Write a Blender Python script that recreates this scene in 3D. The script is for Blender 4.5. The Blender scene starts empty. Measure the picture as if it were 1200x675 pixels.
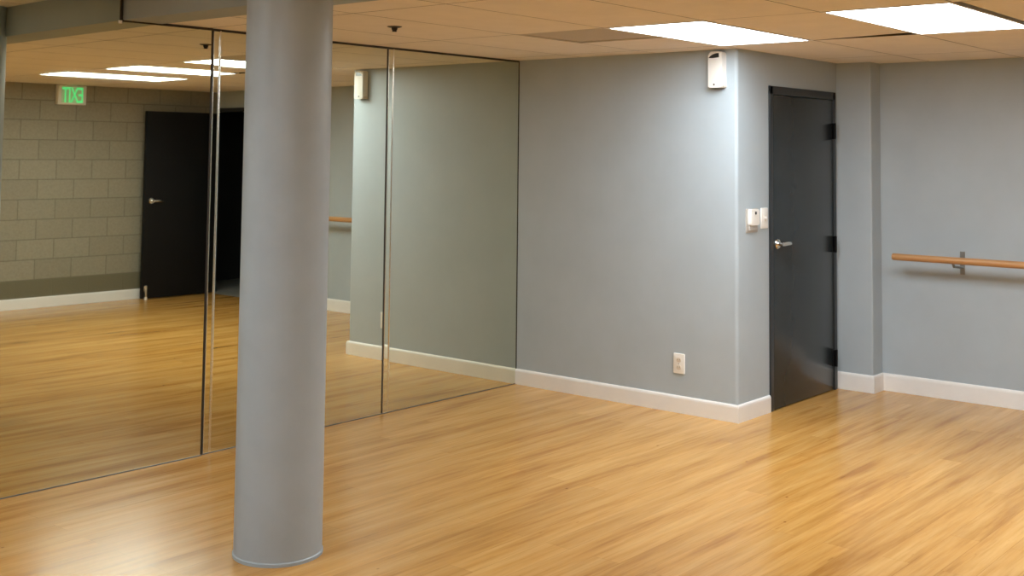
import bpy, bmesh, math
from mathutils import Vector, Matrix

S = bpy.context.scene
COL = S.collection
H = 2.30                 # main ceiling
HU = 2.47                # higher ceiling on the far side of the beam
A, B, CP, DP = 1.7664, 1.4366, 0.2569, 0.1619
XB = B + DP              # wall with the barre
W = 6.25                 # block wall distance from the mirrors
DL, DR, DH = 0.4104, 1.4022, 2.0892
XREAR = -9.2
BX0, BX1 = -3.185, -2.955      # beam

# ------------------------------------------------------------------ helpers
def link(name, bm, mat, parent=None, smooth=False):
    me = bpy.data.meshes.new(name)
    bmesh.ops.recalc_face_normals(bm, faces=bm.faces[:])
    bm.to_mesh(me); bm.free()
    o = bpy.data.objects.new(name, me)
    mats = mat if isinstance(mat, (list, tuple)) else [mat]
    for m in mats: me.materials.append(m)
    if smooth:
        for p in me.polygons: p.use_smooth = True
        try: me.set_sharp_from_angle(angle=math.radians(38))
        except Exception: pass
    COL.objects.link(o)
    if parent is not None: o.parent = parent
    return o

def empty(name, loc, rz=0.0):
    o = bpy.data.objects.new(name, None); COL.objects.link(o)
    o.location = loc; o.rotation_euler = (0, 0, rz); o.empty_display_size = 0.1
    return o

def tag(o, label, cat, group=None):
    o['label'] = label; o['category'] = cat
    if group: o['group'] = group
    return o

def struct(o, label=None, cat=None):
    o['kind'] = 'structure'
    if label: o['label'] = label
    if cat: o['category'] = cat
    return o

def box(bm, lo, hi, bev=0.0, seg=2):
    x0, y0, z0 = lo; x1, y1, z1 = hi
    vs = [bm.verts.new(p) for p in ((x0,y0,z0),(x1,y0,z0),(x1,y1,z0),(x0,y1,z0),(x0,y0,z1),(x1,y0,z1),(x1,y1,z1),(x0,y1,z1))]
    fs = [bm.faces.new([vs[i] for i in f]) for f in ((3,2,1,0),(4,5,6,7),(0,1,5,4),(1,2,6,5),(2,3,7,6),(3,0,4,7))]
    if bev > 0:
        es = {e for f in fs for e in f.edges}
        bmesh.ops.bevel(bm, geom=list(es), offset=bev, segments=seg, profile=0.5, affect='EDGES')
    return vs

def boxobj(name, lo, hi, mat, parent=None, bev=0.0, seg=2):
    bm = bmesh.new(); box(bm, lo, hi, bev, seg)
    return link(name, bm, mat, parent, smooth=bev > 0)

def prism(bm, pts, z0, z1):
    lo = [bm.verts.new((x, y, z0)) for x, y in pts]; hi = [bm.verts.new((x, y, z1)) for x, y in pts]
    n = len(pts)
    bm.faces.new(lo[::-1]); bm.faces.new(hi)
    for i in range(n): bm.faces.new((lo[i], lo[(i+1) % n], hi[(i+1) % n], hi[i]))

def tube(bm, p0, p1, r0, r1=None, n=20, cap=True):
    r1 = r0 if r1 is None else r1
    p0, p1 = Vector(p0), Vector(p1); d = (p1-p0).normalized()
    u = d.orthogonal().normalized(); v = d.cross(u)
    rings = []
    for p, r in ((p0, r0), (p1, r1)):
        rings.append([bm.verts.new(p + r*(math.cos(t)*u + math.sin(t)*v)) for t in [2*math.pi*i/n for i in range(n)]])
    for i in range(n): bm.faces.new((rings[0][i], rings[0][(i+1)%n], rings[1][(i+1)%n], rings[1][i]))
    if cap: bm.faces.new(rings[0][::-1]); bm.faces.new(rings[1])

def lathe(bm, c, axis, prof, n=32):
    """prof: list of (radius, height along axis)"""
    c = Vector(c); d = Vector(axis).normalized(); u = d.orthogonal().normalized(); v = d.cross(u)
    rings = []
    for r, h in prof:
        rings.append([bm.verts.new(c + d*h + r*(math.cos(t)*u + math.sin(t)*v)) for t in [2*math.pi*i/n for i in range(n)]])
    for a, b in zip(rings, rings[1:]):
        for i in range(n): bm.faces.new((a[i], a[(i+1)%n], b[(i+1)%n], b[i]))
    bm.faces.new(rings[0][::-1]); bm.faces.new(rings[-1])

def sweep(bm, path, prof):
    """sweep profile (offset to the right of travel, z) along a 2-D polyline with mitred corners"""
    P = [Vector(p) for p in path]; n = len(P); rings = []
    for i in range(n):
        ns = []
        if i > 0: d = (P[i]-P[i-1]).normalized(); ns.append(Vector((d.y, -d.x)))
        if i < n-1: d = (P[i+1]-P[i]).normalized(); ns.append(Vector((d.y, -d.x)))
        m = ns[0] if len(ns) == 1 else (ns[0]+ns[1]) / (1 + ns[0].dot(ns[1]))
        rings.append([bm.verts.new((P[i].x + m.x*o, P[i].y + m.y*o, z)) for o, z in prof])
    k = len(prof)
    for a, b in zip(rings, rings[1:]):
        for j in range(k): bm.faces.new((a[j], a[(j+1)%k], b[(j+1)%k], b[j]))
    bm.faces.new(rings[0]); bm.faces.new(rings[-1][::-1])

# ------------------------------------------------------------------ materials
def new_mat(name):
    m = bpy.data.materials.new(name); m.use_nodes = True
    nt = m.node_tree; bs = nt.nodes['Principled BSDF']
    return m, nt, bs
def N(nt, t, **kw):
    n = nt.nodes.new(t)
    for k, v in kw.items(): setattr(n, k, v)
    return n
def ramp(nt, fac, stops):
    r = N(nt, 'ShaderNodeValToRGB')
    while len(r.color_ramp.elements) < len(stops): r.color_ramp.elements.new(0.5)
    for e, (p, c) in zip(r.color_ramp.elements, stops):
        e.position = p; e.color = (*c, 1) if len(c) == 3 else c
    nt.links.new(fac, r.inputs['Fac']); return r.outputs['Color']
def coords(nt, scale=(1,1,1), rot=(0,0,0), loc=(0,0,0), kind='Object'):
    tc = N(nt, 'ShaderNodeTexCoord'); mp = N(nt, 'ShaderNodeMapping')
    mp.inputs['Scale'].default_value = scale; mp.inputs['Rotation'].default_value = rot; mp.inputs['Location'].default_value = loc
    nt.links.new(tc.outputs[kind], mp.inputs['Vector']); return mp.outputs['Vector']
def noise(nt, vec, scale, detail=4, rough=0.5):
    n = N(nt, 'ShaderNodeTexNoise'); n.inputs['Scale'].default_value = scale
    n.inputs['Detail'].default_value = detail; n.inputs['Roughness'].default_value = rough
    nt.links.new(vec, n.inputs['Vector']); return n.outputs['Fac']
def mixc(nt, fac, a, b, mode='MIX'):
    m = N(nt, 'ShaderNodeMix', data_type='RGBA', blend_type=mode)
    if isinstance(fac, (int, float)): m.inputs[0].default_value = fac
    else: nt.links.new(fac, m.inputs[0])
    for i, v in ((6, a), (7, b)):
        if isinstance(v, tuple): m.inputs[i].default_value = (*v, 1)
        else: nt.links.new(v, m.inputs[i])
    return m.outputs[2]
def bump(nt, bs, h, strength, dist=0.01):
    b = N(nt, 'ShaderNodeBump'); b.inputs['Strength'].default_value = strength; b.inputs['Distance'].default_value = dist
    nt.links.new(h, b.inputs['Height']); nt.links.new(b.outputs['Normal'], bs.inputs['Normal'])

def paint(name, col, rough=0.5, var=0.06, bmp=0.08, scale=3.0, fine=140, spec=0.5):
    m, nt, bs = new_mat(name); v = coords(nt)
    n = noise(nt, v, scale, 5, 0.6)
    lo = tuple(c*(1-var) for c in col); hi = tuple(min(1, c*(1+var)) for c in col)
    nt.links.new(ramp(nt, n, [(0.3, lo), (0.7, hi)]), bs.inputs['Base Color'])
    bs.inputs['Roughness'].default_value = rough; bs.inputs['Specular IOR Level'].default_value = spec
    if bmp: bump(nt, bs, noise(nt, v, fine, 2), bmp, 0.002)
    return m

M = {}
M['wall'] = paint('wall_paint', (0.425, 0.49, 0.545), 0.45, 0.035, 0.12)
M['column'] = paint('column_paint', (0.375, 0.44, 0.495), 0.42, 0.05, 0.15, 5)
M['beam'] = paint('beam_paint', (0.32, 0.36, 0.37), 0.5, 0.04, 0.1)
M['base'] = paint('baseboard_white', (0.86, 0.85, 0.84), 0.4, 0.04, 0.03)
M['tile'] = paint('ceiling_tile', (0.84, 0.78, 0.71), 0.9, 0.03, 0.35, 6, 220, 0.2)
M['tileshade'] = paint('ceiling_tile_edge_shade', (0.10, 0.08, 0.055), 0.95, 0.1, 0)  # shade in the tile gaps, painted as a dark colour on the tile sides
M['plenum'] = paint('plenum_dark', (0.03, 0.025, 0.02), 0.9, 0.1, 0)
M['door'] = paint('door_black', (0.026, 0.033, 0.037), 0.24, 0.12, 0.1, 4, 60)
M['frame'] = paint('door_frame_black', (0.024, 0.028, 0.032), 0.30, 0.1, 0.03)
M['hinge'] = paint('hinge_black', (0.004, 0.004, 0.005), 0.6, 0.1, 0, spec=0.15)
M['doorold'] = paint('open_door_black', (0.008, 0.008, 0.009), 0.5, 0.15, 0.05, spec=0.2)
M['white'] = paint('white_plastic', (0.86, 0.85, 0.82), 0.35, 0.02, 0)
M['cream'] = paint('cream_plastic', (0.72, 0.66, 0.58), 0.4, 0.03, 0)
M['beige'] = paint('beige_plastic', (0.47, 0.44, 0.41), 0.45, 0.05, 0)
M['dark'] = paint('dark_window', (0.02, 0.022, 0.025), 0.15, 0.05, 0)
M['slot'] = paint('slot_dark', (0.05, 0.045, 0.04), 0.6, 0.05, 0)
M['channel'] = paint('dark_channel', (0.035, 0.028, 0.020), 0.5, 0.1, 0)
M['bronze'] = paint('dark_bronze', (0.025, 0.016, 0.010), 0.5, 0.1, 0)
M['vent'] = paint('vent_frame', (0.56, 0.50, 0.42), 0.6, 0.03, 0)
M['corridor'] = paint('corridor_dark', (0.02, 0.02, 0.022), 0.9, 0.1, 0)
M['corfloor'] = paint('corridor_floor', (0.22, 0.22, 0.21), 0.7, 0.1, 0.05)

def metal(name, col, rough, met=1.0):
    m, nt, bs = new_mat(name); v = coords(nt)
    nt.links.new(ramp(nt, noise(nt, v, 25, 3), [(0.3, tuple(c*0.93 for c in col)), (0.7, col)]), bs.inputs['Base Color'])
    bs.inputs['Metallic'].default_value = met; bs.inputs['Roughness'].default_value = rough
    return m
M['nickel'] = metal('satin_nickel', (0.80, 0.78, 0.74), 0.22)
M['steel'] = metal('grey_steel', (0.30, 0.30, 0.29), 0.45)
M['edge'] = metal('polished_glass_edge', (0.92, 0.93, 0.86), 0.22)

# mirror: silvered glass with a faint green-yellow cast and a little haze
m, nt, bs = new_mat('mirror_glass'); v = coords(nt)
nt.links.new(ramp(nt, noise(nt, v, 1.5, 3), [(0.3, (0.76, 0.78, 0.64)), (0.7, (0.78, 0.79, 0.66))]), bs.inputs['Base Color'])
bs.inputs['Metallic'].default_value = 1; bs.inputs['Roughness'].default_value = 0.015
M['mirror'] = m

# wood floor: long planks along x with strand streaks
m, nt, bs = new_mat('bamboo_floor')
vb = coords(nt)
br = N(nt, 'ShaderNodeTexBrick'); br.offset = 0.37; br.offset_frequency = 2
for k, val in (('Scale', 1.0), ('Mortar Size', 0.0012), ('Mortar Smooth', 0.3), ('Bias', 0.0), ('Brick Width', 1.25), ('Row Height', 0.125)):
    br.inputs[k].default_value = val
br.inputs['Color1'].default_value = (0, 0, 0, 1); br.inputs['Color2'].default_value = (1, 1, 1, 1); br.inputs['Mortar'].default_value = (0.5, 0.5, 0.5, 1)
nt.links.new(vb, br.inputs['Vector'])
# per-plank offset so that the grain does not run through the joints
sep = N(nt, 'ShaderNodeSeparateXYZ'); nt.links.new(vb, sep.inputs[0])
add = N(nt, 'ShaderNodeMath', operation='MULTIPLY_ADD'); nt.links.new(br.outputs['Color'], add.inputs[0]); add.inputs[1].default_value = 0.45
nt.links.new(sep.outputs['Z'], add.inputs[2])
comb = N(nt, 'ShaderNodeCombineXYZ'); nt.links.new(sep.outputs['X'], comb.inputs['X']); nt.links.new(sep.outputs['Y'], comb.inputs['Y']); nt.links.new(add.outputs[0], comb.inputs['Z'])
def stretched(sx, sy, scale, det, rough=0.55):
    mp = N(nt, 'ShaderNodeMapping'); mp.inputs['Scale'].default_value = (sx, sy, 1)
    nt.links.new(comb.outputs[0], mp.inputs['Vector']); return noise(nt, mp.outputs['Vector'], scale, det, rough)
n1 = stretched(0.9, 12.0, 1.0, 5, 0.58)       # broad streaks
n2 = stretched(3.0, 55.0, 1.0, 4, 0.6)       # fine strands
n3 = stretched(9.0, 40.0, 1.0, 2, 0.5)       # small dark flecks
base = ramp(nt, n1, [(0.28, (0.40, 0.175, 0.032)), (0.46, (0.575, 0.300, 0.074)), (0.66, (0.645, 0.370, 0.115))])
plank = ramp(nt, br.outputs['Color'], [(0.0, (0.93, 0.915, 0.88)), (1.0, (1.06, 1.06, 1.06))])
c1 = mixc(nt, 1.0, base, plank, 'MULTIPLY')
strand = ramp(nt, n2, [(0.30, (0.84, 0.80, 0.72)), (0.55, (1.0, 1.0, 1.0)), (0.8, (1.06, 1.07, 1.1))])
c2 = mixc(nt, 0.85, c1, strand, 'MULTIPLY')
fleck = ramp(nt, n3, [(0.20, (0.70, 0.62, 0.5)), (0.28, (1, 1, 1))])
c3 = mixc(nt, 0.7, c2, fleck, 'MULTIPLY')
joint = ramp(nt, br.outputs['Fac'], [(0.0, (1, 1, 1)), (1.0, (0.80, 0.75, 0.68))])
c4 = mixc(nt, 1.0, c3, joint, 'MULTIPLY')
speck = N(nt, 'ShaderNodeTexVoronoi'); speck.inputs['Scale'].default_value = 3.2; nt.links.new(coords(nt, (0.8, 1.2, 1)), speck.inputs['Vector'])
c4 = mixc(nt, 1.0, c4, ramp(nt, speck.outputs['Distance'], [(0.016, (0.55, 0.45, 0.36)), (0.030, (1, 1, 1))]), 'MULTIPLY')
nt.links.new(c4, bs.inputs['Base Color'])
nt.links.new(ramp(nt, n1, [(0.2, (0.18,)*3), (0.8, (0.25,)*3)]), bs.inputs['Roughness'])
bs.inputs['Specular IOR Level'].default_value = 0.5
bump(nt, bs, n2, 0.06, 0.002)
M['floor'] = m

# concrete block wall (x along the wall, z up), smooth painted strip below the first course
m, nt, bs = new_mat('block_wall')
tc = N(nt, 'ShaderNodeTexCoord'); sp = N(nt, 'ShaderNodeSeparateXYZ'); nt.links.new(tc.outputs['Object'], sp.inputs[0])
cb = N(nt, 'ShaderNodeCombineXYZ'); nt.links.new(sp.outputs['X'], cb.inputs['X']); nt.links.new(sp.outputs['Z'], cb.inputs['Y'])
mp = N(nt, 'ShaderNodeMapping'); mp.inputs['Location'].default_value = (-0.239, -0.287, 0); nt.links.new(cb.outputs[0], mp.inputs['Vector'])
bk = N(nt, 'ShaderNodeTexBrick'); bk.offset = 0.5
for k, val in (('Scale', 1.0), ('Mortar Size', 0.006), ('Mortar Smooth', 0.45), ('Brick Width', 0.39), ('Row Height', 0.2045)):
    bk.inputs[k].default_value = val
bk.inputs['Color1'].default_value = (0.285, 0.262, 0.20, 1); bk.inputs['Color2'].default_value = (0.315, 0.292, 0.225, 1); bk.inputs['Mortar'].default_value = (0.19, 0.175, 0.13, 1)
nt.links.new(mp.outputs['Vector'], bk.inputs['Vector'])
v = coords(nt)
pits = noise(nt, v, 45, 5, 0.7)
cc = mixc(nt, 0.6, bk.outputs['Color'], ramp(nt, pits, [(0.3, (0.78, 0.78, 0.76)), (0.6, (1.05, 1.05, 1.05))]), 'MULTIPLY')
lt = N(nt, 'ShaderNodeMath', operation='LESS_THAN'); nt.links.new(sp.outputs['Z'], lt.inputs[0]); lt.inputs[1].default_value = 0.287
cc = mixc(nt, lt.outputs[0], cc, (0.165, 0.15, 0.095))
nt.links.new(cc, bs.inputs['Base Color']); bs.inputs['Roughness'].default_value = 0.75
inv = N(nt, 'ShaderNodeMath', operation='MULTIPLY_ADD'); nt.links.new(bk.outputs['Fac'], inv.inputs[0]); inv.inputs[1].default_value = -1.0; nt.links.new(pits, inv.inputs[2])
bump(nt, bs, inv.outputs[0], 0.35, 0.006)
M['block'] = m

# barre wood
m, nt, bs = new_mat('barre_wood'); v = coords(nt, (30, 2.0, 30))
nt.links.new(ramp(nt, noise(nt, v, 1.0, 4), [(0.3, (0.42, 0.205, 0.075)), (0.7, (0.58, 0.32, 0.14))]), bs.inputs['Base Color'])
bs.inputs['Roughness'].default_value = 0.38; M['barre'] = m

# perforated vent panel
m, nt, bs = new_mat('perforated_panel'); v = coords(nt)
vo = N(nt, 'ShaderNodeTexVoronoi'); vo.inputs['Scale'].default_value = 80; vo.inputs['Randomness'].default_value = 0.0; nt.links.new(v, vo.inputs['Vector'])
nt.links.new(ramp(nt, vo.outputs['Distance'], [(0.30, (0.10, 0.085, 0.06)), (0.36, (0.52, 0.47, 0.40))]), bs.inputs['Base Color'])
bs.inputs['Roughness'].default_value = 0.7; M['perf'] = m

def emit(name, col, strength):
    m, nt, bs = new_mat(name)
    bs.inputs['Base Color'].default_value = (*col, 1); bs.inputs['Emission Color'].default_value = (*col, 1)
    v = coords(nt); r = ramp(nt, noise(nt, v, 60, 2), [(0.3, tuple(c*0.97 for c in col)), (0.7, col)])
    nt.links.new(r, bs.inputs['Emission Color'])
    bs.inputs['Emission Strength'].default_value = strength; bs.inputs['Roughness'].default_value = 0.5
    return m
M['lens'] = emit('light_lens', (0.90, 0.97, 1.0), 9.5)
M['lensback'] = emit('light_lens_rear', (0.88, 0.96, 1.0), 9.0)
M['exitletters'] = emit('exit_letters', (0.10, 0.80, 0.28), 0.45)
M['exitface'] = emit('exit_face', (0.36, 0.55, 0.30), 0.16)

# ------------------------------------------------------------------ room shell
struct(boxobj('floor', (XREAR, -W, -0.08), (XB+0.02, 0.10, 0.0), M['floor']), 'glossy honey coloured wood plank floor', 'floor')

# wall between mirrors corner and the door, rounded outer corner (bullnose)
def bullnose(x, y, r, sx, sy, n=6):
    # outer corner at (x,y); the solid lies towards (sx,sy)
    c = Vector((x + sx*r, y + sy*r)); out = []
    for i in range(n+1):
        t = math.pi/2*i/n
        out.append((c.x - sx*r*math.cos(t), c.y - sy*r*math.sin(t)))
    return out
bm = bmesh.new()
prism(bm, [(DL, 0.12), (0, 0.12)] + bullnose(0, -A, 0.022, 1, 1) + [(DL, -A)], 0, HU)
struct(link('wall_back', bm, M['wall'], smooth=True), 'grey wall right of the mirrors, ending in a rounded corner', 'wall')
bm = bmesh.new()
box(bm, (DL, -A, DH), (DR, -A+0.16, HU)); box(bm, (DR, -A, 0), (B+0.02, -A+0.16, HU))
struct(link('wall_return', bm, M['wall']), 'grey wall over and beside the closed black door', 'wall')
bm = bmesh.new()
prism(bm, [(B+0.5, -A+0.16), (B, -A+0.16), (B, -A)] + bullnose(B, -A-CP, 0.012, 1, 1) + [(B+0.5, -A-CP)], 0, HU)
struct(link('wall_pier', bm, M['wall'], smooth=True), 'narrow grey wall pier between black door and barre wall', 'wall')
DY0, DY1 = -6.03, -4.95          # doorway in the barre wall
bm = bmesh.new()
box(bm, (XB, DY1, 0), (XB+0.16, -A-CP+0.02, HU)); box(bm, (XB, DY0, 2.11), (XB+0.16, DY1, HU)); box(bm, (XB, -W-0.15, 0), (XB+0.16, DY0, HU))
struct(link('wall_right', bm, M['wall']), 'long grey wall carrying the wooden barre', 'wall')
struct(boxobj('wall_front', (XREAR-0.1, -W-0.15, 0), (XB, -W, HU+0.1), M['block']), 'tan painted concrete block wall seen in the mirror', 'wall')
struct(boxobj('wall_left', (XREAR-0.1, 0.085, 0), (0.0, 0.2, HU+0.1), M['wall']), 'wall behind the mirror panels', 'wall')
struct(boxobj('wall_rear', (XREAR-0.12, -W, 0), (XREAR, 0.1, HU+0.1), M['wall']), 'far end wall behind the viewer', 'wall')

# dark room beyond the open doorway
bm = bmesh.new()
X0, X1, Y0, Y1 = XB+0.16, 3.6, -6.9, -4.2
box(bm, (X1, Y0, 0), (X1+0.1, Y1, HU)); box(bm, (X0, Y0-0.1, 0), (X1, Y0, HU)); box(bm, (X0, Y1, 0), (X1, Y1+0.1, HU)); box(bm, (X0, Y0, 2.35), (X1, Y1, 2.42))
struct(link('wall_corridor', bm, M['corridor']), 'unlit walls of the room beyond the open doorway', 'wall')
struct(boxobj('floor_corridor', (XB+0.02, Y0, -0.08), (X1, Y1, 0.0), M['corfloor']), 'grey floor of the unlit room beyond', 'floor')

# ceiling: individual lay-in tiles in one mesh, dark plenum above
GX = [-1.44 - 1.22*k for k in range(2, -1, -1)] + [-0.22, 1.0]      # -3.88 .. 1.0
GY0 = -1.775
bm = bmesh.new()
g = 0.003
holes = []
def tile(x0, x1, y0, y1, z=H, quad=None):
    n0 = len(bm.faces)
    if x1-x0 < 0.02 or y1-y0 < 0.02: return
    pts = quad or [(x0+g, y0+g), (x1-g, y0+g), (x1-g, y1-g), (x0+g, y1-g)]
    prism(bm, pts, z, z+0.020)
    bm.faces.ensure_lookup_table()
    for f in bm.faces[n0+1:]: f.material_index = 1  # every face but the underside takes the painted gap shade
xs = [BX1] + [x for x in GX if x > BX1] + [XB]
ys = [-W] + sorted([GY0 - 0.61*k for k in range(-2, 8)]) + [0.08]
REAR_Y = [-0.555, -2.385, -4.215]
LIGHTS_Y = [-1.775, -2.995, -4.215]
def near(a, b): return abs(a-b) < 0.01
for xa, xb in zip(xs, xs[1:]):
    for ya, yb in zip(ys, ys[1:]):
        if near(xa, -1.44) and near(xb, -0.22):
            if any(near(yb, l) for l in LIGHTS_Y): continue                     # light fixtures
            if near(yb, -1.165):                                                # vent beside a half tile
                tile(-0.83, xb, ya, yb); continue
            if near(yb, -2.385):                                                # tile slid aside, dark gap at its end
                tile(0, 1, 0, 1, quad=[(-1.438, ya+g), (xb-0.120, ya+g), (xb-0.008, yb-g), (-1.438, yb-g)]); continue
            if near(yb, -3.605):                                                # tile slid away from the second light
                tile(0, 1, 0, 1, quad=[(xa+g, ya+g), (xb-g, ya+g), (xb-g, yb-0.030), (xa+g, yb-0.034)]); continue
        tile(xa, xb, ya, yb)
struct(link('ceiling', bm, [M['tile'], M['tileshade']]), 'suspended ceiling of tan lit lay-in tiles with thin joints', 'ceiling')
struct(boxobj('ceiling_plenum', (BX1, -W, H+0.20), (XB+0.1, 0.1, H+0.24), M['plenum']), 'dark void above the ceiling tiles', 'ceiling')
# higher ceiling left of the beam
bm = bmesh.new()
xs2 = [XREAR] + [-3.88-1.22*k for k in range(4, -1, -1)] + [BX0+0.02]
for xa, xb in zip(xs2, xs2[1:]):
    for ya, yb in zip(ys, ys[1:]):
        if near(xa, -6.32) and any(near(yb, l) for l in REAR_Y): continue
        tile(xa, xb, ya, yb, z=HU)
struct(link('ceiling_upper', bm, [M['tile'], M['tileshade']]), 'higher tiled ceiling left of the grey beam', 'ceiling')

# beam
b_ = boxobj('ceiling_beam', (BX0, -W, H-0.006), (BX1, 0.084, HU+0.03), M['beam'], bev=0.004)
tag(b_, 'grey painted ceiling beam running from the mirrors past the round column', 'beam')

# column
bm = bmesh.new()
cx, cy, r = -3.324, -1.507, 0.178
lathe(bm, (cx, cy, 0), (0, 0, 1), [(r+0.004, 0.0), (r+0.004, 0.012), (r, 0.016)] + [(r, 0.1+0.3*k) for k in range(8)] + [(r, HU)], 72)
o = link('column', bm, M['column'], smooth=True)
tag(o, 'thick round grey painted column standing in front of the mirrors', 'column')

# baseboards
PB = [(0, 0), (0.013, 0), (0.013, 0.088), (0.011, 0.098), (0.006, 0.105), (0, 0.107)]
def bb(name, path, label, h=1.0):
    bm = bmesh.new(); sweep(bm, path, [(o_, z*h) for o_, z in PB])
    struct(link(name, bm, M['base']), label, 'baseboard')
bb('baseboard_back', [(0, 0.0), (0, -A), (DL-0.002, -A)], 'white baseboard right of the mirrors, turning to the black door')
bb('baseboard_right', [(B, -A), (B, -A-CP), (XB, -A-CP), (XB, DY1-0.0+0.05)], 'white baseboard under the barre', 1.12)
bb('baseboard_front', [(XB-0.02, -W), (XREAR, -W)], 'white baseboard of the block wall seen in the mirror')
bb('baseboard_left', [(XREAR, 0.085), (-5.32, 0.085)], 'white baseboard beyond the mirrors')

# ------------------------------------------------------------------ mirrors
def mirror(x0, x1, label, notch=False, rz=0.0, y=0.0, seam=True):
    cxm = (x0+x1)/2; w = (x1-x0)/2
    root = empty('mirror_panel', (cxm, y, 0), rz)
    tag(root, label, 'mirror', 'tall wall mirrors')
    T = 0.006; zt = H-0.010; zb = 0.006
    l, r_ = -w, w
    if seam: l = -w + 0.052
    bm = bmesh.new()
    if notch:
        # taller left of the beam
        nx = BX0 - cxm - 0.012
        pts = [(l, zb), (r_-0.007, zb), (r_-0.007, zt), (nx, zt), (nx, HU-0.012), (l, HU-0.012)]
        f = [bm.verts.new((a, 0, z)) for a, z in pts]; k = [bm.verts.new((a, T, z)) for a, z in pts]
        bm.faces.new(f); bm.faces.new(k[::-1])
        for i in range(len(pts)): bm.faces.new((f[i], f[(i+1) % len(pts)], k[(i+1) % len(pts)], k[i]))
    else:
        box(bm, (l, 0, zb), (r_-(0.007 if x1 < -0.1 else 0.0), T, zt if x0 > BX1-0.3 else HU-0.012))
    link('glass', bm, M['mirror'], root)
    top = zt if x0 > BX1-0.3 else HU-0.012
    if seam:
        # bevelled margin at the left edge, polished rounded line where the bevel ends
        bm = bmesh.new()
        a0, a1 = -w+0.006, l-0.012
        vs = [(a0, 0.0009, zb), (a1, 0.0, zb), (a1, 0.0, top), (a0, 0.0009, top)]
        f = [bm.verts.new(p) for p in vs]; k = [bm.verts.new((p[0], T, p[2])) for p in vs]
        bm.faces.new(f); bm.faces.new(k[::-1])
        for i in range(4): bm.faces.new((f[i], f[(i+1)%4], k[(i+1)%4], k[i]))
        link('bevelled_margin', bm, M['mirror'], root)
        bm = bmesh.new()
        n = 10; rr = 0.009; ca = l-0.003
        prism(bm, [(ca - rr*math.cos(math.pi*i/n), T - 0.010*math.sin(math.pi*i/n) - 0.0) for i in range(n+1)], zb, top)
        o = link('polished_edge', bm, M['edge'], root, smooth=True); o['label'] = 'bright polished vertical glass edge'
        boxobj('seam_channel', (-w-0.005, 0.002, 0.0), (-w+0.005, T+0.004, top), M['channel'], root)
        bm = bmesh.new()
        ca = -w+0.0085
        prism(bm, [(ca - 0.004*math.cos(math.pi*i/n), T - 0.008*math.sin(math.pi*i/n)) for i in range(n+1)], zb, top)
        link('polished_edge', bm, M['edge'], root, smooth=True)
    if x1 > -0.1: boxobj('side_channel', (r_-0.005, -0.003, 0.0), (r_-0.0005, T+0.002, top), M['channel'], root)
    # dark metal channels, top and bottom
    bm = bmesh.new()
    if notch:
        box(bm, (nx-0.004, -0.003, zt-0.004), (r_, T+0.004, zt+0.009)); box(bm, (nx-0.004, -0.004, zt-0.004), (nx+0.010, T+0.004, HU))
        box(bm, (-w, -0.003, HU-0.014), (nx, T+0.004, HU-0.001))
    else: box(bm, (-w, -0.003, top-0.004), (r_, T+0.004, top+0.009))
    link('top_channel', bm, M['channel'], root)
    boxobj('bottom_channel', (-w, -0.002, 0.0), (r_, T+0.004, 0.006), M['steel'], root)
    if notch:
        o = boxobj('mirror_clip', (nx-0.012, -0.007, zt-0.014), (nx+0.006, -0.001, zt+0.002), M['white'], root, bev=0.002); o['label'] = 'small white mirror clip'
    return root
mirror(-1.307, 0.0, 'wall mirror panel nearest the grey wall with the outlet')
mirror(-2.634, -1.310, 'middle wall mirror panel, partly hidden behind the round column')
mirror(-3.975, -2.646, 'large wall mirror panel left of the column, reflecting block wall and exit sign', True, -0.028, 0.006, seam=False)
mirror(-5.32, -3.995, 'wall mirror panel beyond the left edge of the view', y=0.04, seam=False)

# ------------------------------------------------------------------ ceiling lights
def light(x0, y1, z, label, mat, group):
    x1, y0 = x0+1.22, y1-0.61
    root = empty('ceiling_light', ((x0+x1)/2, (y0+y1)/2, z)); tag(root, label, 'ceiling light', group)
    hx, hy = 0.607, 0.302; ix, iy = 0.588, 0.284
    bm = bmesh.new()
    for lo, hi in (((-hx, -hy), (hx, -iy)), ((-hx, iy), (hx, hy)), ((-hx, -iy), (-ix, iy)), ((ix, -iy), (hx, iy))):
        box(bm, (lo[0], lo[1], -0.002), (hi[0], hi[1], 0.014))
    link('frame', bm, M['white'], root)
    bm = bmesh.new(); box(bm, (-ix, -iy, 0.004), (ix, iy, 0.010)); link('diffuser', bm, mat, root)
    bm = bmesh.new(); box(bm, (-hx, -hy, 0.014), (hx, hy, 0.09), 0.01); link('housing', bm, M['white'], root)
    return root
light(-1.44, -1.775, H, 'bright flat ceiling light nearest the white wall dispenser', M['lens'], 'ceiling lights')
light(-1.44, -2.995, H, 'bright flat ceiling light at the top right with dark gaps beside it', M['lens'], 'ceiling lights')
light(-1.44, -4.215, H, 'bright flat ceiling light above the exit sign, seen in the left mirror', M['lens'], 'ceiling lights')
for yl in REAR_Y:
    light(-6.32, yl, HU, 'flat ceiling light over the unseen end of the room', M['lensback'], 'ceiling lights over the unseen end')

# vent
root = empty('ceiling_vent', (-1.135, -1.47, H)); tag(root, 'square perforated return air vent in the ceiling beside the light', 'vent')
bm = bmesh.new(); h, i_ = 0.302, 0.285
for lo, hi in (((-h, -h), (h, -i_)), ((-h, i_), (h, h)), ((-h, -i_), (-i_, i_)), ((i_, -i_), (h, i_))):
    box(bm, (lo[0], lo[1], 0.0), (hi[0], hi[1], 0.014))
link('frame', bm, M['vent'], root)
boxobj('perforated_panel', (-i_, -i_, 0.005), (i_, i_, 0.012), M['perf'], root)

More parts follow.
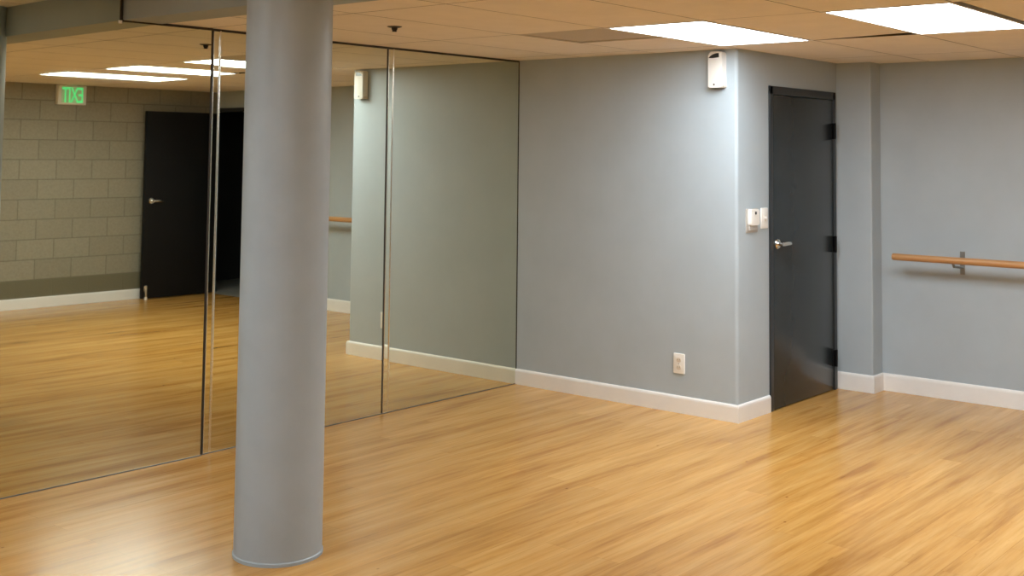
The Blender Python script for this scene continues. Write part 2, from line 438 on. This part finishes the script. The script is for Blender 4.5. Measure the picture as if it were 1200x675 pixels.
# sprinkler
root = empty('fire_sprinkler', (-2.132, -0.905, H)); tag(root, 'small dark pendent fire sprinkler head on the ceiling left of the vent', 'sprinkler')
bm = bmesh.new(); lathe(bm, (0, 0, 0.004), (0, 0, -1), [(0.040, 0.0), (0.039, 0.006), (0.028, 0.010)], 28); link('escutcheon', bm, M['bronze'], root, True)
bm = bmesh.new(); lathe(bm, (0, 0, -0.005), (0, 0, -1), [(0.017, 0), (0.015, 0.012), (0.009, 0.020), (0.008, 0.020)], 20)
link('sprinkler_body', bm, M['bronze'], root, True)
bm = bmesh.new(); lathe(bm, (0, 0, -0.025), (0, 0, -1), [(0.013, 0), (0.013, 0.003)], 20)
link('deflector', bm, M['bronze'], root)

# ------------------------------------------------------------------ closed door
root = empty('door_1', ((DL+DR)/2, -A, 0)); struct(root, 'closed charcoal black door with silver lever handle', 'door')
ox = -(DL+DR)/2
bm = bmesh.new()
FW = 0.042
box(bm, (DL+ox, -0.012, 0), (DL+ox+FW, 0.14, DH), 0.003); box(bm, (DR+ox-FW, -0.012, 0), (DR+ox, 0.14, DH), 0.003); box(bm, (DL+ox, -0.012, DH-0.055), (DR+ox, 0.14, DH), 0.003)
link('door_frame', bm, M['frame'], root)
lf = boxobj('door_leaf', (DL+ox+FW+0.003, -0.008, 0.006), (DR+ox-FW-0.003, 0.037, DH-0.059), M['door'], root, bev=0.002)
for zc in (1.812, 1.015, 0.222):
    bm = bmesh.new(); xh = DR+ox-FW-0.0015
    box(bm, (xh-0.028, -0.0125, zc-0.055), (xh-0.002, -0.0075, zc+0.055), 0.001)
    box(bm, (xh+0.002, -0.0165, zc-0.055), (xh+0.030, -0.0115, zc+0.055), 0.001)
    tube(bm, (xh, -0.022, zc-0.057), (xh, -0.022, zc+0.057), 0.010, n=14)
    link('hinge', bm, M['hinge'], root)
def lever(parent, x, y, z, s, d):
    """rosette + lever; s = lever direction in x, d = projection direction in y"""
    bm = bmesh.new()
    lathe(bm, (x, y, z), (0, d, 0), [(0.033, 0), (0.033, 0.006), (0.028, 0.012), (0.014, 0.014), (0.0125, 0.05), (0.0125, 0.056)], 28)
    ro = link('door_handle', bm, M['nickel'], parent, True)
    bm = bmesh.new()
    pts = [(-0.012, 0.050, 0), (0.02, 0.052, 0.001), (0.06, 0.054, 0.002), (0.10, 0.050, 0.000), (0.125, 0.040, -0.003)]
    rad = [0.012, 0.0125, 0.0115, 0.0105, 0.009]
    rings = []
    for (px, py, pz), rr in zip(pts, rad):
        rings.append([bm.verts.new((x+s*px, y+d*(py+0.55*rr*math.cos(t)), z+pz+rr*math.sin(t))) for t in [2*math.pi*i/14 for i in range(14)]])
    for a_, b_2 in zip(rings, rings[1:]):
        for i in range(14): bm.faces.new((a_[i], a_[(i+1)%14], b_2[(i+1)%14], b_2[i]))
    bm.faces.new(rings[0]); bm.faces.new(rings[-1][::-1])
    link('lever', bm, M['nickel'], ro, True)
lever(root, 0.508+ox, -0.008, 1.062, 1, -1)

# ------------------------------------------------------------------ open door flat against the block wall
root = empty('door_2', (XB-0.12, -W+0.13, 0)); struct(root, 'open black door swung flat against the block wall, seen in the mirror', 'door')
boxobj('door_leaf', (0.39-XB+0.12, -0.022, 0.012), (1.475-XB+0.12, 0.022, 2.05), M['doorold'], root, bev=0.002)
lever(root, 0.475-XB+0.12, 0.022, 1.068, 1, 1)
bm = bmesh.new()        # kick-down door holder
x_ = 0.430-XB+0.12
box(bm, (x_-0.018, 0.022, 0.09), (x_+0.018, 0.030, 0.15), 0.002); box(bm, (x_-0.010, 0.030, 0.02), (x_+0.010, 0.044, 0.12), 0.003)
h_ = link('door_holder', bm, M['nickel'], root)
bm = bmesh.new(); lathe(bm, (x_, 0.040, 0.0), (0, 0, 1), [(0.016, 0), (0.018, 0.012), (0.012, 0.03)], 18)
link('rubber_foot', bm, M['cream'], h_, True)
for zc in (1.82, 1.05, 0.25):
    bm = bmesh.new(); tube(bm, (1.482-XB+0.12, 0.0, zc-0.05), (1.482-XB+0.12, 0.0, zc+0.05), 0.010, n=12); link('hinge', bm, M['hinge'], root)
bm = bmesh.new()
xo = 0.12
box(bm, (xo-0.012, DY0-root.location.y, 0), (xo+0.16, DY0-root.location.y+0.045, 2.11), 0.002); box(bm, (xo-0.012, DY1-root.location.y-0.045, 0), (xo+0.16, DY1-root.location.y, 2.11), 0.002)
box(bm, (xo-0.012, DY0-root.location.y, 2.065), (xo+0.16, DY1-root.location.y, 2.11), 0.002)
link('door_frame', bm, M['frame'], root)

# ------------------------------------------------------------------ wall dispenser
root = empty('wall_dispenser', (0, -1.642, 2.056)); tag(root, 'white plastic wall dispenser with dark curved window near the ceiling corner', 'dispenser')
def rounded(w, h, rt, rb, n=8):
    pts = []
    for (cx_, cz_, r_, a0) in ((w/2-rt, h-rt, rt, 0), (-w/2+rt, h-rt, rt, 90), (-w/2+rb, rb, rb, 180), (w/2-rb, rb, rb, 270)):
        for i in range(n+1):
            t = math.radians(a0+90*i/n); pts.append((cx_+r_*math.cos(t), cz_+r_*math.sin(t)))
    return pts
def plate(bm, pts, xa, xb, bev=0.0, seg=3):
    """pts (y,z) outline extruded from x=xa (wall) to x=xb (front); front edge softened"""
    a_ = [bm.verts.new((xa, y, z)) for y, z in pts]; b2 = [bm.verts.new((xb, y, z)) for y, z in pts]; n = len(pts)
    bm.faces.new(a_); ff = bm.faces.new(b2[::-1])
    for i in range(n): bm.faces.new((a_[i], a_[(i+1)%n], b2[(i+1)%n], b2[i]))
    if bev: bmesh.ops.bevel(bm, geom=list(ff.edges), offset=bev, segments=seg, profile=0.5, affect='EDGES')
bm = bmesh.new(); plate(bm, rounded(0.098, 0.228, 0.022, 0.008), 0, -0.058, 0.010); link('body', bm, M['white'], root, True)
bm = bmesh.new()
sh = [(0.05, 0.188), (0.036, 0.200), (0.016, 0.210), (-0.010, 0.216), (-0.032, 0.217), (-0.033, 0.190), (-0.010, 0.188), (0.018, 0.186)]
plate(bm, [(y*0.9, z) for y, z in sh], -0.052, -0.0595); o = link('window', bm, M['dark'], root); o['label'] = 'dark curved window'
bm = bmesh.new(); lathe(bm, (-0.056, 0.006, 0.020), (-1, 0, 0), [(0.006, 0), (0.006, 0.0035)], 14); o = link('lock', bm, M['slot'], root); o['label'] = 'small dark keyhole'
bm = bmesh.new(); plate(bm, rounded(0.102, 0.022, 0.008, 0.008), 0, -0.045, 0.006); link('bottom_lip', bm, M['cream'], root, True)

# ------------------------------------------------------------------ outlet
root = empty('wall_outlet', (0, -1.350, 0.245)); tag(root, 'cream electrical outlet low on the grey wall above the baseboard', 'outlet')
bm = bmesh.new(); plate(bm, rounded(0.082, 0.126, 0.006, 0.006, 4), 0, -0.008, 0.004); link('cover_plate', bm, M['white'], root, True)
for zc in (0.086, 0.040):
    bm = bmesh.new(); plate(bm, [(y, z+zc-0.0145) for y, z in rounded(0.034, 0.029, 0.011, 0.011, 5)], -0.007, -0.0095, 0.001)
    rc = link('receptacle', bm, M['cream'], root, True)
    bm = bmesh.new()
    for yy, hh in ((-0.007, 0.009), (0.007, 0.007)): box(bm, (-0.0101, yy-0.0013, zc-hh/2+0.002), (-0.0090, yy+0.0013, zc+hh/2+0.002))
    link('slots', bm, M['slot'], rc)
bm = bmesh.new(); lathe(bm, (-0.0075, 0, 0.063), (-1, 0, 0), [(0.0035, 0), (0.003, 0.0015)], 12); link('screw', bm, M['steel'], root)

# ------------------------------------------------------------------ thermostat and switch beside the door (on y=-A facing -y)
def plate_y(bm, pts, ya, yb, bev=0.0, seg=3):
    a_ = [bm.verts.new((x, ya, z)) for x, z in pts]; b2 = [bm.verts.new((x, yb, z)) for x, z in pts]; n = len(pts)
    bm.faces.new(a_); ff = bm.faces.new(b2[::-1])
    for i in range(n): bm.faces.new((a_[i], a_[(i+1)%n], b2[(i+1)%n], b2[i]))
    if bev: bmesh.ops.bevel(bm, geom=list(ff.edges), offset=bev, segments=seg, profile=0.5, affect='EDGES')
root = empty('thermostat', (0.178, -A, 1.150)); tag(root, 'small white thermostat box on the wall left of the black door', 'thermostat')
bm = bmesh.new(); plate_y(bm, [(x, z) for x, z in rounded(0.146, 0.150, 0.006, 0.006, 4)], 0, -0.006, 0.003); link('base_plate', bm, M['beige'], root, True)
bm = bmesh.new(); plate_y(bm, [(x, z+0.046) for x, z in rounded(0.108, 0.100, 0.010, 0.010, 5)], -0.006, -0.030, 0.006); bd = link('body', bm, M['white'], root, True)
bm = bmesh.new(); plate_y(bm, [(x+0.004, z+0.114) for x, z in rounded(0.020, 0.018, 0.004, 0.004, 3)], -0.029, -0.0315); o = link('sensor_window', bm, M['dark'], bd); o['label'] = 'small dark sensor window'
bm = bmesh.new(); plate_y(bm, [(x, z+0.012) for x, z in rounded(0.096, 0.032, 0.005, 0.005, 3)], -0.005, -0.016, 0.003); link('lower_cover', bm, M['beige'], root, True)
root = empty('light_switch', (0.342, -A, 1.168)); tag(root, 'white light switch plate between thermostat and black door frame', 'light switch')
bm = bmesh.new(); plate_y(bm, rounded(0.086, 0.132, 0.006, 0.006, 4), 0, -0.008, 0.004); link('cover_plate', bm, M['white'], root, True)
bm = bmesh.new(); plate_y(bm, [(x, z+0.047) for x, z in rounded(0.018, 0.038, 0.002, 0.002, 3)], -0.007, -0.010); tg = link('toggle_frame', bm, M['cream'], root)
bm = bmesh.new(); box(bm, (-0.005, -0.024, 0.064), (0.005, -0.008, 0.076), 0.002); link('toggle', bm, M['white'], tg)

# ------------------------------------------------------------------ barre
root = empty('ballet_barre', (XB, -2.180, 0.951)); tag(root, 'long round wooden ballet barre on the right grey wall', 'ballet barre')
bm = bmesh.new(); xr = -0.19
lathe(bm, (xr, 0, 0), (0, -1, 0), [(0.019, 0), (0.023, 0.004), (0.0235, 1.2), (0.0235, 2.446), (0.019, 2.45)], 28)
link('rail', bm, M['barre'], root, True)
for yb_ in (-0.410, -2.05):
    bm = bmesh.new()
    box(bm, (-0.007, yb_-0.016, -0.106), (0, yb_+0.016, 0.050), 0.002)
    bk_ = link('bracket', bm, M['steel'], root)
    bm = bmesh.new()
    tube(bm, (-0.004, yb_, -0.060), (xr+0.02, yb_, -0.042), 0.0085, n=12); tube(bm, (xr+0.022, yb_, -0.044), (xr, yb_, -0.018), 0.0085, n=12)
    link('arm', bm, M['steel'], bk_, True)

# ------------------------------------------------------------------ exit sign on the block wall
root = empty('exit_sign', (-0.425, -W, 2.09)); tag(root, 'white exit sign with green letters on the block wall, seen in the mirror', 'exit sign')
boxobj('housing', (-0.155, 0, 0.0), (0.155, 0.065, 0.203), M['white'], root, bev=0.006)
boxobj('face', (-0.118, 0.0645, 0.018), (0.118, 0.0665, 0.186), M['exitface'], root)
boxobj('mount', (-0.05, 0.005, 0.203), (0.05, 0.06, 0.212), M['white'], root)
cu = bpy.data.curves.new('exit_text', 'FONT'); cu.body = 'EXIT'; cu.size = 0.185; cu.extrude = 0.0015; cu.offset = 0.0015
cu.align_x = 'CENTER'; cu.space_character = 0.92
tmp = bpy.data.objects.new('exit_text', cu); COL.objects.link(tmp)
bpy.context.view_layer.update()
me = bpy.data.meshes.new_from_object(tmp.evaluated_get(bpy.context.evaluated_depsgraph_get()))
bpy.data.objects.remove(tmp)
xsz = [v_.co.x for v_ in me.vertices]; ysz = [v_.co.y for v_ in me.vertices]
wx, hy_ = max(xsz)-min(xsz), max(ysz)-min(ysz); mx = (max(xsz)+min(xsz))/2; my = (max(ysz)+min(ysz))/2
for v_ in me.vertices:      # letters 0.21 wide, 0.14 tall, reading left to right for someone facing the wall
    X_, Z_ = (v_.co.x-mx)*0.228/wx, (v_.co.y-my)*0.160/hy_
    v_.co = Vector((-X_, 0.0672+v_.co.z, 0.102+Z_))
me.materials.clear(); me.materials.append(M['exitletters'])
lt_ = bpy.data.objects.new('letters', me); COL.objects.link(lt_); lt_.parent = root; lt_['label'] = 'green letters EXIT'

# ------------------------------------------------------------------ world, camera, view
w = bpy.data.worlds.new('World'); S.world = w; w.use_nodes = True
w.node_tree.nodes['Background'].inputs[0].default_value = (0.5, 0.5, 0.5, 1); w.node_tree.nodes['Background'].inputs[1].default_value = 0.0

F, PX, PY = 1360.8255, 600.0, 91.2054
yaw, pitch, roll = 0.871307, 0.06427, 0.01049
fw = Vector((math.sin(yaw)*math.cos(pitch), math.cos(yaw)*math.cos(pitch), math.sin(pitch)))
rt = Vector((math.cos(yaw), -math.sin(yaw), 0)); up = rt.cross(fw)
r2 = math.cos(roll)*rt + math.sin(roll)*up; u2 = -math.sin(roll)*rt + math.cos(roll)*up
cam = bpy.data.cameras.new('camera'); co = bpy.data.objects.new('camera', cam); COL.objects.link(co)
Mx = Matrix((r2, u2, -fw)).transposed().to_4x4(); Mx.translation = Vector((-6.4346, -5.3459, 1.6369)); co.matrix_world = Mx
cam.sensor_fit = 'HORIZONTAL'; cam.sensor_width = 36.0; cam.lens = 36.0*F/1200.0
cam.shift_x = -(PX-600)/1200.0; cam.shift_y = (PY-337.5)/1200.0
cam.clip_start = 0.05
S.camera = co
S.view_settings.view_transform = 'Standard'; S.view_settings.look = 'None'
S.view_settings.gamma = 1.0; S.view_settings.use_curve_mapping = False
S.view_settings.exposure = 0.86
try: S.cycles.max_bounces = 16; S.cycles.diffuse_bounces = 8; S.cycles.glossy_bounces = 8
except Exception: pass
